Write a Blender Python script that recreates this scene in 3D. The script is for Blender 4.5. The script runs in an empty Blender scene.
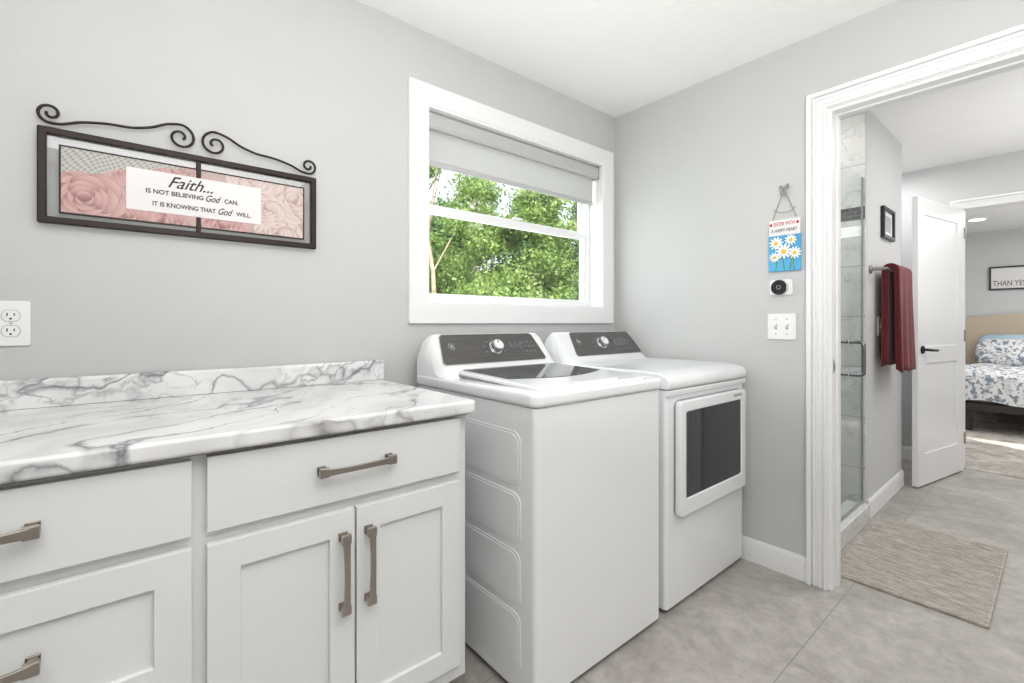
import bpy, bmesh, math, random
import numpy as np
from mathutils import Vector, Matrix
random.seed(7); np.random.seed(7)
sc = bpy.context.scene
sc.view_settings.view_transform = 'Standard'
sc.view_settings.exposure = 0.0
COL = sc.collection

# ---------------------------------------------------------------- materials
def lin(c):
    return tuple(((v/255.0)/12.92 if v/255.0 <= 0.04045 else ((v/255.0+0.055)/1.055)**2.4) for v in c)+(1.0,)
class NT:
    def __init__(s, name):
        s.m = bpy.data.materials.new(name); s.m.use_nodes = True
        s.t = s.m.node_tree; s.b = s.t.nodes['Principled BSDF']; s.out = s.t.nodes['Material Output']
    def n(s, typ, **kw):
        nd = s.t.nodes.new(typ)
        for k, v in kw.items():
            if k in nd.inputs.keys(): nd.inputs[k].default_value = v
            else: setattr(nd, k, v)
        return nd
    def l(s, a, b): s.t.links.new(a, b)
    def coord(s, scale=(1,1,1), rot=(0,0,0)):
        tc = s.n('ShaderNodeTexCoord'); mp = s.n('ShaderNodeMapping')
        mp.inputs['Scale'].default_value = scale; mp.inputs['Rotation'].default_value = rot
        s.l(tc.outputs['Object'], mp.inputs['Vector']); return mp.outputs['Vector']
    def noise(s, vec, scale, detail=4, rough=0.5, dist=0.0):
        nd = s.n('ShaderNodeTexNoise'); nd.inputs['Scale'].default_value = scale
        nd.inputs['Detail'].default_value = detail; nd.inputs['Roughness'].default_value = rough
        nd.inputs['Distortion'].default_value = dist
        s.l(vec, nd.inputs['Vector']); return nd
    def ramp(s, fac, stops, interp='LINEAR'):
        nd = s.n('ShaderNodeValToRGB'); cr = nd.color_ramp; cr.interpolation = interp
        while len(cr.elements) < len(stops): cr.elements.new(0.5)
        for e, (p, c) in zip(cr.elements, stops):
            e.position = p; e.color = c if len(c) == 4 else lin(c)
        s.l(fac, nd.inputs['Fac']); return nd.outputs['Color']
    def mix(s, fac, a, b, mode='MIX'):
        nd = s.n('ShaderNodeMix', data_type='RGBA', blend_type=mode)
        for i, v in ((0, fac), (6, a), (7, b)):
            if isinstance(v, (float, int)): nd.inputs[i].default_value = v
            elif isinstance(v, tuple): nd.inputs[i].default_value = v
            else: s.l(v, nd.inputs[i])
        return nd.outputs[2]
    def math(s, op, a, b=0.0):
        nd = s.n('ShaderNodeMath', operation=op)
        for i, v in ((0, a), (1, b)):
            if isinstance(v, (float, int)): nd.inputs[i].default_value = v
            else: s.l(v, nd.inputs[i])
        return nd.outputs[0]
    def warp(s, v, w, amt):
        vm = s.n('ShaderNodeMix', data_type='VECTOR'); vm.inputs[0].default_value = amt
        s.l(v, vm.inputs[4]); s.l(w, vm.inputs[5]); return vm.outputs[1]
    def bump(s, h, strength=0.2, dist=0.002):
        nd = s.n('ShaderNodeBump'); nd.inputs['Strength'].default_value = strength
        nd.inputs['Distance'].default_value = dist
        s.l(h, nd.inputs['Height']); s.l(nd.outputs['Normal'], s.b.inputs['Normal'])

def pm(name, rgb, rough=0.5, metal=0.0, nscale=0, nstr=0.1, ndist=0.001, var=0.0, coat=0.0):
    k = NT(name); c = lin(rgb)
    k.b.inputs['Base Color'].default_value = c
    k.b.inputs['Roughness'].default_value = rough; k.b.inputs['Metallic'].default_value = metal
    k.b.inputs['Coat Weight'].default_value = coat
    v = k.coord()
    if nscale:
        nz = k.noise(v, nscale, 3); k.bump(nz.outputs['Fac'], nstr, ndist)
    if var:
        nz2 = k.noise(v, 6, 3)
        d = tuple(x*(1-var) for x in c[:3])+(1,); u = tuple(min(1, x*(1+var)) for x in c[:3])+(1,)
        k.l(k.ramp(nz2.outputs['Fac'], [(0.3, d), (0.7, u)]), k.b.inputs['Base Color'])
    return k.m

M_wall = pm('wall_paint', (199,199,198), 0.75, nscale=140, nstr=0.22, ndist=0.002, var=0.01)
M_wall2 = pm('bath_wall_paint', (205,205,205), 0.75, nscale=140, nstr=0.15, ndist=0.002)
M_ceil = pm('ceiling_paint', (245,245,243), 0.85, nscale=70, nstr=0.5, ndist=0.005)
M_ceil2 = pm('smooth_pale_ceiling', (246,246,245), 0.8, nscale=60, nstr=0.05)  # smoother and marginally paler than the textured ceiling
M_trim = pm('trim_paint', (239,239,239), 0.35, nscale=30, nstr=0.02)
M_cab = pm('cabinet_paint', (229,230,230), 0.35, nscale=40, nstr=0.03)
M_cabin = pm('cabinet_edge', (150,140,130), 0.6, nscale=40, nstr=0.03)
M_appl = pm('appliance_enamel', (236,237,238), 0.18, nscale=200, nstr=0.02, ndist=0.0005, coat=0.3)
M_plast = pm('white_plastic', (240,240,239), 0.3, nscale=50, nstr=0.01)
M_nickel = pm('brushed_pewter', (172,164,157), 0.28, 1.0, nscale=300, nstr=0.06, ndist=0.0004)
M_chrome = pm('chrome', (215,215,218), 0.12, 1.0, nscale=10, nstr=0.0)
M_dchrome = pm('shower_metal', (140,140,142), 0.2, 1.0, nscale=10, nstr=0.0)
M_silver = pm('silver_knob', (205,205,206), 0.25, 0.9, nscale=200, nstr=0.03)
M_black = pm('black_satin', (26,25,26), 0.4, nscale=60, nstr=0.03)
M_iron = pm('wrought_iron', (44,34,33), 0.45, 0.5, nscale=90, nstr=0.3, ndist=0.001)
M_dkplast = pm('dark_plastic', (60,62,66), 0.3, nscale=60, nstr=0.02)
M_grayplast = pm('grey_plastic', (150,150,152), 0.4, nscale=60, nstr=0.02)
M_slot = pm('slot_dark', (40,38,36), 0.6, nscale=60, nstr=0.02)
M_vinyl = pm('vinyl_window', (240,240,240), 0.35, nscale=30, nstr=0.01)
M_text = pm('ink', (50,46,46), 0.7, nscale=60, nstr=0.02)
M_red = pm('red_ink', (190,30,40), 0.7, nscale=60, nstr=0.02)
M_yel = pm('daisy_yellow', (240,196,40), 0.6, nscale=200, nstr=0.3)
M_petal = pm('petal_white', (246,246,244), 0.5, nscale=100, nstr=0.1)
M_blue = pm('plaque_blue', (80,166,210), 0.5, nscale=90, nstr=0.1, var=0.15)
M_cream = pm('cream_paper', (228,225,224), 0.6, nscale=60, nstr=0.05)
M_str = pm('twine', (170,150,130), 0.8, nscale=300, nstr=0.3)
M_bedfr = pm('bed_frame_dark', (52,46,44), 0.5, nscale=40, nstr=0.1)
M_head = pm('beige_upholstery', (196,180,160), 0.9, nscale=250, nstr=0.3)
M_sheet = pm('white_sheet', (236,236,234), 0.9, nscale=30, nstr=0.3, ndist=0.01)
M_bark = pm('bark', (178,160,136), 0.9, nscale=30, nstr=0.6, ndist=0.02, var=0.3)

k = NT('control_panel_metal')
v = k.coord((1, 1, 60)); nz = k.noise(v, 6, 3)
k.l(k.ramp(nz.outputs['Fac'], [(0.3, (92,90,89)), (0.7, (112,110,109))]), k.b.inputs['Base Color'])
k.b.inputs['Metallic'].default_value = 0.6; k.b.inputs['Roughness'].default_value = 0.35
M_panel = k.m

def marble(name, base, vein, warm, rough, sc_=1.0, tile=None, dens=1.0, st_=1.0):
    k = NT(name)
    v0 = k.coord((sc_, sc_, sc_), (0, 0, 0.9))
    w = k.noise(v0, 2.6, 4, 0.5)
    vv = k.warp(v0, w.outputs['Color'], 0.22)
    w2 = k.noise(v0, 14, 4, 0.6); vv = k.warp(vv, w2.outputs['Color'], 0.035)
    def ridg(scale, width, det, st, off):
        mp = k.n('ShaderNodeMapping'); mp.inputs['Scale'].default_value = st; mp.inputs['Location'].default_value = off
        k.l(vv, mp.inputs['Vector'])
        nz = k.noise(mp.outputs['Vector'], scale, det, 0.5, 0.0)
        a = k.math('ABSOLUTE', k.math('SUBTRACT', nz.outputs['Fac'], 0.5))
        return k.ramp(a, [(0.0, (1,1,1,1)), (width*0.3, (0.55,0.55,0.55,1)), (width, (0,0,0,1))])
    r1 = ridg(2.6, 0.024*dens, 2, (1.0, 2.6, 2.0), (0,0,0))
    r2 = ridg(6.0, 0.024*dens, 3, (1.0, 1.8, 1.5), (3,1,0))
    r3 = ridg(2.2, 0.15*dens, 2, (1.0, 2.8, 2.0), (0.03,0.02,0))
    r4 = ridg(13.0, 0.03*dens, 3, (1.0, 1.5, 1.2), (7,5,2))
    msk = k.noise(v0, 2.7, 2); mk = k.ramp(msk.outputs['Fac'], [(0.42, (0,0,0,1)), (0.60, (1,1,1,1))])
    ms2 = k.noise(v0, 3.9, 2, 0.5, 0.3); mk2 = k.ramp(ms2.outputs['Fac'], [(0.38, (0.15,0.15,0.15,1)), (0.55, (1,1,1,1))])
    wm = k.noise(v0, 5.0, 2); wk = k.ramp(wm.outputs['Fac'], [(0.5, (0,0,0,1)), (0.66, (1,1,1,1))])
    veinc = k.mix(wk, lin(vein), lin(warm))
    c = k.mix(k.math('MULTIPLY', k.math('MULTIPLY', r3, mk2), 0.22*st_), lin(base), lin(vein))
    c = k.mix(k.math('MULTIPLY', k.math('MULTIPLY', r4, mk), 0.32*st_), c, veinc)
    c = k.mix(k.math('MULTIPLY', k.math('MULTIPLY', r2, mk), 0.68*st_), c, veinc)
    c = k.mix(k.math('MULTIPLY', k.math('MULTIPLY', r1, mk2), 0.88*st_), c, veinc)
    if tile:
        br = k.n('ShaderNodeTexBrick'); br.offset = tile[4]
        tc = k.coord((1,1,1), tile[3])
        k.l(tc, br.inputs['Vector']); br.inputs['Scale'].default_value = 1
        br.inputs['Brick Width'].default_value = tile[0]; br.inputs['Row Height'].default_value = tile[1]
        br.inputs['Mortar Size'].default_value = tile[2]; br.inputs['Mortar Smooth'].default_value = 0.1
        c = k.mix(br.outputs['Fac'], c, lin((180,178,174)))
    k.l(c, k.b.inputs['Base Color']); k.b.inputs['Roughness'].default_value = rough
    return k.m
M_marble = marble('marble_laminate', (238,238,238), (84,86,94), (124,114,108), 0.2)
M_shtile = marble('shower_marble_tile', (222,221,218), (170,168,166), (182,176,170), 0.2, 1.3, (0.6, 0.3, 0.003, (math.pi/2, 0, 0), 0.5), 0.8, 0.7)

# floor tile
k = NT('stone_floor_tile'); v = k.coord((1,1,1))
n1 = k.noise(v, 2.2, 9, 0.68, 0.8); n2 = k.noise(v, 16, 6, 0.7, 0.5); n3 = k.noise(v, 90, 3)
c = k.ramp(n1.outputs['Fac'], [(0.30, (160,155,149)), (0.5, (183,178,172)), (0.70, (205,201,195))])
c2 = k.ramp(n2.outputs['Fac'], [(0.3, (194,192,189)), (0.7, (255,255,255))])
c = k.mix(0.7, c, c2, 'MULTIPLY')
br = k.n('ShaderNodeTexBrick'); br.offset = 0.5
mp = k.coord((1,1,1), (0,0,math.pi/2)); k.l(mp, br.inputs['Vector'])
br.inputs['Scale'].default_value = 1; br.inputs['Brick Width'].default_value = 1.2; br.inputs['Row Height'].default_value = 0.6
br.inputs['Mortar Size'].default_value = 0.002; br.inputs['Mortar Smooth'].default_value = 0.2
br.inputs['Color1'].default_value = (1,1,1,1); br.inputs['Color2'].default_value = (0.94,0.94,0.94,1)
c = k.mix(1.0, c, br.outputs['Color'], 'MULTIPLY')
c = k.mix(br.outputs['Fac'], c, lin((142,138,133)))
k.l(c, k.b.inputs['Base Color'])
k.l(k.ramp(n2.outputs['Fac'], [(0.2, (0.42,0.42,0.42,1)), (0.8, (0.55,0.55,0.55,1))]), k.b.inputs['Roughness'])
k.bump(n3.outputs['Fac'], 0.06, 0.001); M_floor = k.m

k = NT('bedroom_carpet'); v = k.coord()
n1 = k.noise(v, 5, 5, 0.7, 1.2); n2 = k.noise(v, 200, 2)
k.l(k.ramp(n1.outputs['Fac'], [(0.35, (150,140,130)), (0.5, (190,183,175)), (0.62, (212,207,200))]), k.b.inputs['Base Color'])
k.b.inputs['Roughness'].default_value = 0.95; k.bump(n2.outputs['Fac'], 0.6, 0.01); M_carpet = k.m

k = NT('woven_rug'); n1 = k.noise(k.coord((1, 6, 1)), 14, 3, 0.65); n2 = k.noise(k.coord((3, 1, 1)), 90, 2, 0.6)
c = k.ramp(n1.outputs['Fac'], [(0.30, (158,150,142)), (0.5, (186,179,171)), (0.70, (212,206,199))])
c = k.mix(0.5, c, k.ramp(n2.outputs['Fac'], [(0.35, (190,185,180)), (0.65, (255,253,250))]), 'MULTIPLY')
k.l(c, k.b.inputs['Base Color']); k.b.inputs['Roughness'].default_value = 0.95
M_rug = k.m
k = NT('rug_groove'); v = k.coord()
k.l(k.ramp(k.noise(v, 80, 2).outputs['Fac'], [(0.3, (100,92,84)), (0.7, (132,124,116))]), k.b.inputs['Base Color'])
k.b.inputs['Roughness'].default_value = 0.95; M_rugd = k.m

k = NT('maroon_towel'); v = k.coord(); n1 = k.noise(v, 350, 3)
k.l(k.ramp(n1.outputs['Fac'], [(0.3, (84,22,29)), (0.7, (128,42,46))]), k.b.inputs['Base Color'])
k.b.inputs['Roughness'].default_value = 0.95; k.b.inputs['Sheen Weight'].default_value = 0.15
k.bump(n1.outputs['Fac'], 0.6, 0.003); M_towel = k.m

# printed art: colours carried by the mesh (see build below)
k = NT('rose_print'); at = k.n('ShaderNodeAttribute'); at.attribute_name = 'art'
k.l(at.outputs['Color'], k.b.inputs['Base Color']); k.b.inputs['Roughness'].default_value = 0.4; M_rose = k.m

# floral bedding
k = NT('floral_bedding'); v = k.coord()
w = k.noise(v, 12, 3, 0.6)
vo = k.n('ShaderNodeTexVoronoi', feature='F1'); vo.inputs['Scale'].default_value = 11; k.l(k.warp(v, w.outputs['Color'], 0.1), vo.inputs['Vector'])
c = k.ramp(vo.outputs['Distance'], [(0.14, (104,116,134)), (0.28, (158,164,174)), (0.38, (226,226,225)), (0.6, (232,231,230)), (0.8, (202,196,198))])
n4 = k.noise(v, 26, 3); mk = k.math('GREATER_THAN', n4.outputs['Fac'], 0.56)
c = k.mix(mk, c, lin((134,144,156)))
k.l(c, k.b.inputs['Base Color']); k.b.inputs['Roughness'].default_value = 0.9; M_floral = k.m
M_bluepil = pm('blue_pillow_cotton', (176,200,214), 0.9, nscale=30, nstr=0.3, ndist=0.01, var=0.12)

k = NT('mosaic_accent'); v = k.coord((1,1,1), (math.pi/2, 0, 0))
br = k.n('ShaderNodeTexBrick'); br.inputs['Scale'].default_value = 1; k.l(v, br.inputs['Vector'])
br.inputs['Brick Width'].default_value = 0.05; br.inputs['Row Height'].default_value = 0.025; br.inputs['Mortar Size'].default_value = 0.002
br.inputs['Color1'].default_value = lin((50,48,48)); br.inputs['Color2'].default_value = lin((86,82,78)); br.inputs['Mortar'].default_value = lin((120,118,114))
k.l(br.outputs['Color'], k.b.inputs['Base Color']); k.b.inputs['Roughness'].default_value = 0.4; M_mosaic = k.m

def glass(name, tint, refl=0.08, rough=0.0):
    k = NT(name); tr = k.n('ShaderNodeBsdfTransparent'); tr.inputs['Color'].default_value = tint
    gl = k.n('ShaderNodeBsdfGlossy'); gl.inputs['Roughness'].default_value = rough
    mx = k.n('ShaderNodeMixShader'); mx.inputs[0].default_value = refl
    k.l(tr.outputs[0], mx.inputs[1]); k.l(gl.outputs[0], mx.inputs[2]); k.l(mx.outputs[0], k.out.inputs['Surface'])
    return k.m
M_glass = glass('window_glass', (0.98,0.99,0.98,1), 0.03)
M_shglass = glass('shower_glass', (0.95,0.975,0.97,1), 0.07)
M_picglass = glass('sign_glass', (0.95,0.95,0.95,1), 0.10)
k = NT('tinted_lid_glass'); k.b.inputs['Roughness'].default_value = 0.06
k.b.inputs['Metallic'].default_value = 0.2
v = k.coord(); k.l(k.ramp(k.noise(v, 5, 2).outputs['Fac'], [(0.3, (78,80,83)), (0.7, (108,110,112))]), k.b.inputs['Base Color']); M_lidglass = k.m
M_dglass = pm('dryer_door_glass', (46,46,52), 0.06, nscale=20, nstr=0.0, var=0.05)

k = NT('shade_fabric'); v = k.coord((1,1,1)); nz = k.noise(v, 300, 2)
k.b.inputs['Roughness'].default_value = 0.9; k.b.inputs['Base Color'].default_value = lin((214,214,212)); k.bump(nz.outputs['Fac'], 0.2, 0.001)
tl = k.n('ShaderNodeBsdfTranslucent'); tl.inputs['Color'].default_value = lin((222,222,222))
mx = k.n('ShaderNodeMixShader'); mx.inputs[0].default_value = 0.28
k.l(k.b.outputs[0], mx.inputs[1]); k.l(tl.outputs[0], mx.inputs[2]); k.l(mx.outputs[0], k.out.inputs['Surface']); M_shade = k.m
M_valance = pm('shade_cassette', (188,188,187), 0.5, nscale=60, nstr=0.05)

def leafmat(name, a, b, c_):
    k = NT(name); v = k.coord(); nz = k.noise(v, 4.0, 8, 0.8)
    col = k.ramp(nz.outputs['Fac'], [(0.34, a), (0.5, b), (0.64, c_)])
    k.l(col, k.b.inputs['Base Color']); k.b.inputs['Roughness'].default_value = 0.55
    tl = k.n('ShaderNodeBsdfTranslucent'); k.l(col, tl.inputs['Color'])
    mx = k.n('ShaderNodeMixShader'); mx.inputs[0].default_value = 0.45
    k.l(k.b.outputs[0], mx.inputs[1]); k.l(tl.outputs[0], mx.inputs[2]); k.l(mx.outputs[0], k.out.inputs['Surface'])
    return k.m
M_leaf = leafmat('leaf_green', (78,108,50), (140,168,90), (214,224,150))
M_leafd = leafmat('leaf_deep_green', (52,82,44), (100,134,76), (170,194,122))
M_grass = pm('lawn_grass', (124,150,86), 0.9, nscale=60, nstr=0.8, ndist=0.03, var=0.25)
k = NT('lamp_glow'); em = k.n('ShaderNodeEmission'); em.inputs['Color'].default_value = (1,0.93,0.82,1); em.inputs['Strength'].default_value = 9
k.l(em.outputs[0], k.out.inputs['Surface']); M_glow = k.m
k = NT('display_glass'); k.b.inputs['Roughness'].default_value = 0.1
nz = k.noise(k.coord(), 60, 2); k.l(k.ramp(nz.outputs['Fac'], [(0.4, (82,84,88)), (0.6, (108,112,118))]), k.b.inputs['Base Color']); M_disp = k.m

# ---------------------------------------------------------------- geometry helpers
def empty(name, loc=(0,0,0)):
    e = bpy.data.objects.new(name, None); e.location = loc; e.empty_display_size = 0.1
    COL.objects.link(e); return e
def par(o, p):
    if p is not None:
        o.parent = p; o.matrix_parent_inverse = Matrix.Translation(p.location).inverted()
    return o
def finish(name, bm, mat, parent=None, smooth=False, bevel=0, segs=2, M=None, subsurf=0, angle=35):
    bmesh.ops.recalc_face_normals(bm, faces=bm.faces)
    me = bpy.data.meshes.new(name)
    if M is not None: bm.transform(M)
    bm.to_mesh(me); bm.free()
    o = bpy.data.objects.new(name, me); COL.objects.link(o)
    if mat is not None: me.materials.append(mat)
    if bevel:
        b = o.modifiers.new('bevel', 'BEVEL'); b.width = bevel; b.segments = segs
        b.limit_method = 'ANGLE'; b.angle_limit = math.radians(angle)
        smooth = True
    if smooth:
        for p in me.polygons: p.use_smooth = True
        if bevel:
            w = o.modifiers.new('wn', 'WEIGHTED_NORMAL'); w.keep_sharp = False
    return par(o, parent)
def box(name, a, b, mat, parent=None, bevel=0, segs=2, M=None):
    bm = bmesh.new(); bmesh.ops.create_cube(bm, size=1.0)
    for v in bm.verts:
        v.co = Vector([(a[i]+b[i])/2 + v.co[i]*(b[i]-a[i]) for i in range(3)])
    return finish(name, bm, mat, parent, bevel=bevel, segs=segs, M=M)
def prism(name, pts, vec, mat, parent=None, bevel=0, segs=2, M=None, angle=35, smooth=False):
    bm = bmesh.new(); vec = Vector(vec)
    a = [bm.verts.new(p) for p in pts]; b = [bm.verts.new(Vector(p)+vec) for p in pts]
    bm.faces.new(a); bm.faces.new(b[::-1]); n = len(pts)
    for i in range(n): bm.faces.new((a[i], b[i], b[(i+1) % n], a[(i+1) % n]))
    return finish(name, bm, mat, parent, bevel=bevel, segs=segs, M=M, angle=angle, smooth=smooth)
def rrect(cx, cy, w, h, r, n=6):
    out = []
    for sx, sy, a0 in ((1,1,0), (-1,1,90), (-1,-1,180), (1,-1,270)):
        for i in range(n+1):
            a = math.radians(a0+90*i/n)
            out.append((cx+sx*(w/2-r)+r*math.cos(a), cy+sy*(h/2-r)+r*math.sin(a)))
    return out
def ring(nm, outer, inner, x0, x1, mat, parent, axis='x', bevel=0.002, segs=2):
    bm = bmesh.new(); n = len(outer)
    f = (lambda t, p: (t, p[0], p[1])) if axis == 'x' else (lambda t, p: (p[0], t, p[1]))
    L = [[bm.verts.new(f(x, p)) for p in pl] for x, pl in ((x0,outer), (x1,outer), (x1,inner), (x0,inner))]
    for s in range(4):
        A, B = L[s], L[(s+1) % 4]
        for i in range(n): bm.faces.new((A[i], A[(i+1) % n], B[(i+1) % n], B[i]))
    return finish(nm, bm, mat, parent, bevel=bevel, segs=segs, angle=50)
def rc(a0, b0, a1, b1): return [(a0,b0), (a1,b0), (a1,b1), (a0,b1)]
def cyl(name, c, axis, r, h, mat, parent=None, r2=None, seg=40, bevel=0):
    bm = bmesh.new(); bmesh.ops.create_cone(bm, cap_ends=True, segments=seg, radius1=r, radius2=r if r2 is None else r2, depth=h)
    q = Vector((0,0,1)).rotation_difference(Vector(axis).normalized())
    M = Matrix.Translation(Vector(c)) @ q.to_matrix().to_4x4()
    return finish(name, bm, mat, parent, bevel=bevel or min(0.0005, h*0.2), segs=2, M=M)
def curve_mesh(o, name, mat, parent, M=None):
    dg = bpy.context.evaluated_depsgraph_get(); me = bpy.data.meshes.new_from_object(o.evaluated_get(dg))
    bpy.data.objects.remove(o); me.name = name
    if M is not None: me.transform(M)
    m = bpy.data.objects.new(name, me); COL.objects.link(m); me.materials.clear(); me.materials.append(mat)
    return m
def tube(name, pts, r, mat, parent=None, cyclic=False, taper=None):
    cu = bpy.data.curves.new(name, 'CURVE'); cu.dimensions = '3D'; cu.bevel_depth = r; cu.bevel_resolution = 4
    sp = cu.splines.new('POLY'); sp.points.add(len(pts)-1)
    for i, p in enumerate(pts):
        sp.points[i].co = (*p, 1)
        if taper: sp.points[i].radius = taper[i]
    sp.use_cyclic_u = cyclic; cu.use_fill_caps = True
    o = bpy.data.objects.new(name+'_c', cu); COL.objects.link(o)
    m = curve_mesh(o, name, mat, parent)
    for p in m.data.polygons: p.use_smooth = True
    return par(m, parent)
WL = lambda p: Matrix(((0,0,1,p[0]), (1,0,0,p[1]), (0,1,0,p[2]), (0,0,0,1)))
WB = lambda p: Matrix(((1,0,0,p[0]), (0,0,-1,p[1]), (0,1,0,p[2]), (0,0,0,1)))
def text(name, body, size, M, mat, parent=None, shear=0.0, sx=1.0, ext=0.0003, width=None, bold=0.0):
    cu = bpy.data.curves.new(name, 'FONT'); cu.body = body; cu.size = size; cu.align_x = 'CENTER'; cu.align_y = 'CENTER'
    cu.shear = shear; cu.extrude = ext; cu.offset = bold
    o = bpy.data.objects.new(name+'_t', cu); COL.objects.link(o)
    m = curve_mesh(o, name, mat, parent)
    if width:
        xs = [v.co.x for v in m.data.vertices]; sx = width/(max(xs)-min(xs)); c = (max(xs)+min(xs))/2
        m.data.transform(Matrix.Diagonal((sx,1,1,1)) @ Matrix.Translation((-c,0,0))); sx = 1
    m.data.transform(M @ Matrix.Diagonal((sx,1,1,1)))
    return par(m, parent)

CEIL = 2.44
# ---------------------------------------------------------------- room shell
box('floor', (-0.12,-4.3,-0.1), (3.5,2.78,0), M_floor)
box('floor_bedroom', (-1.0,2.78,-0.1), (4.5,7.1,0.006), M_carpet)
box('ceiling', (-0.12,-4.3,CEIL), (3.5,0.12,CEIL+0.1), M_ceil)
box('ceiling_bathroom', (-0.12,0.12,CEIL), (3.5,1.93,CEIL+0.1), M_ceil)
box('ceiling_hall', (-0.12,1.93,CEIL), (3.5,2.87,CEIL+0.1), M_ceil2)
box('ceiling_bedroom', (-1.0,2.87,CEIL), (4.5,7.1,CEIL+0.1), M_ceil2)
wy0, wy1, wz0, wz1 = -1.336, -0.125, 1.243, 2.122
def wall_with_hole(name, segs, mat):
    bm = bmesh.new()
    for a, b in segs:
        r = bmesh.ops.create_cube(bm, size=1.0)
        for v in r['verts']: v.co = Vector([(a[i]+b[i])/2 + v.co[i]*(b[i]-a[i]) for i in range(3)])
    return finish(name, bm, mat)
wall_with_hole('wall_left', [((-0.16,-4.3,0), (0,wy0,CEIL)), ((-0.16,wy1,0), (0,0.0,CEIL)),
    ((-0.16,wy0,0), (0,wy1,wz0)), ((-0.16,wy0,wz1), (0,wy1,CEIL))], M_wall)
dx0, dx1, dz = 1.138, 2.02, 2.095
wall_with_hole('wall_back', [((-0.16,0,0), (dx0,0.12,CEIL)), ((dx1,0,0), (3.4,0.12,CEIL)), ((dx0,0,dz), (dx1,0.12,CEIL))], M_wall)
box('wall_right', (3.4,-4.3,0), (3.5,2.75,CEIL), M_wall)
box('wall_front', (-0.16,-4.4,0), (3.5,-4.3,CEIL), M_wall)
box('wall_shower_end', (0.0,1.01,0), (1.05,1.93,CEIL), M_wall2)
box('wall_shower_side', (-0.12,0.12,0), (0.0,2.87,CEIL), M_wall2)
box('wall_tile_shower_end', (0.0,0.998,0.0), (1.048,1.01,CEIL), M_shtile)
box('wall_tile_shower_accent', (0.0,0.994,1.775), (1.046,0.998,1.85), M_mosaic)
box('wall_tile_shower_side', (0.0,0.12,0), (0.012,0.998,CEIL), M_shtile)
bx0, bx1, bz = 1.285, 2.10, 2.06
wall_with_hole('wall_bath_far', [((0.0,2.75,0), (bx0-0.02,2.87,CEIL)), ((bx1+0.02,2.75,0), (3.5,2.87,CEIL)), ((bx0-0.02,2.75,bz+0.02), (bx1+0.02,2.87,CEIL))], M_wall2)
box('wall_bedroom_back', (-1.0,6.9,0), (4.5,7.0,CEIL), M_wall2)
box('wall_bedroom_left', (-1.1,2.87,0), (-1.0,7.0,CEIL), M_wall2)
box('wall_bedroom_right', (4.5,2.87,0), (4.6,7.0,CEIL), M_wall2)
def baseboard(name, a, b, t=0.014, h=0.11):
    a = Vector((a[0], a[1], 0)); b = Vector((b[0], b[1], 0)); d = (b-a).normalized(); n = Vector((d.y, -d.x, 0))
    prof = [(0,0), (t,0), (t,h-0.02), (t*0.7,h-0.012), (t*0.5,h), (0,h)]
    prism(name, [a+n*p[0]+Vector((0,0,p[1])) for p in prof], b-a, M_trim, bevel=0.0015)
baseboard('baseboard_back', (0.0,0.0), (1.066,0.0))
baseboard('baseboard_left', (0.0,-4.3), (0.0,0.0))
baseboard('baseboard_bath_left', (1.05,1.03), (1.05,1.93))
baseboard('baseboard_bath_far', (0.0,2.75), (1.20,2.75))
baseboard('baseboard_bedroom', (-1.0,6.9), (4.5,6.9))

# ---------------------------------------------------------------- casings (trim)
def upts(x0, x1, z, u0, u1, y):
    return [(x0-u1,y,0), (x0-u1,y,z+u1), (x1+u1,y,z+u1), (x1+u1,y,0), (x1+u0,y,0), (x1+u0,y,z+u0), (x0-u0,y,z+u0), (x0-u0,y,0)]
def casing(name, x0, x1, z, y, w=0.09, side=-1, t=0.018):
    e = empty(name, ((x0+x1)/2, y, z/2))
    lay = [(0.0, w-0.001, 0.010), (w-0.018, w, t+0.008), (w-0.034, w-0.024, t), (0.004, 0.014, 0.020), (0.022, w-0.044, 0.0155)]
    for i, (u0, u1, th) in enumerate(lay):
        prism('board_%d'%i, upts(x0, x1, z, u0, u1, y), (0,side*th,0), M_trim, e, bevel=0.002)
    return e
casing('trim_doorway', dx0+0.005, dx1-0.005, dz-0.005, 0.0, w=0.079+0.0)
casing('trim_doorway_bath_side', dx0+0.005, dx1-0.005, dz-0.005, 0.12, w=0.079, side=1)
e = empty('trim_door_jamb', (1.16,0.06,1))
prism('jamb', upts(dx0+0.018, dx1-0.018, dz-0.018, 0.0, 0.018, -0.001), (0,0.122,0), M_trim, e, bevel=0.001)
prism('stop', upts(dx0+0.026, dx1-0.026, dz-0.026, 0.0, 0.0078, 0.05), (0,0.035,0), M_trim, e, bevel=0.001)
box('strike_plate', (dx0+0.0175,0.012,0.94), (dx0+0.0195,0.04,1.0), M_chrome, e, bevel=0.0005)
box('strike_hole', (dx0+0.0185,0.02,0.955), (dx0+0.02,0.032,0.985), M_slot, e)
casing('trim_bedroom_doorway', bx0, bx1, bz, 2.75, w=0.075)
e = empty('trim_bedroom_jamb', (1.3,2.8,1))
prism('jamb', upts(bx0, bx1, bz, 0.0, 0.02, 2.749), (0,0.122,0), M_trim, e)

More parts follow.
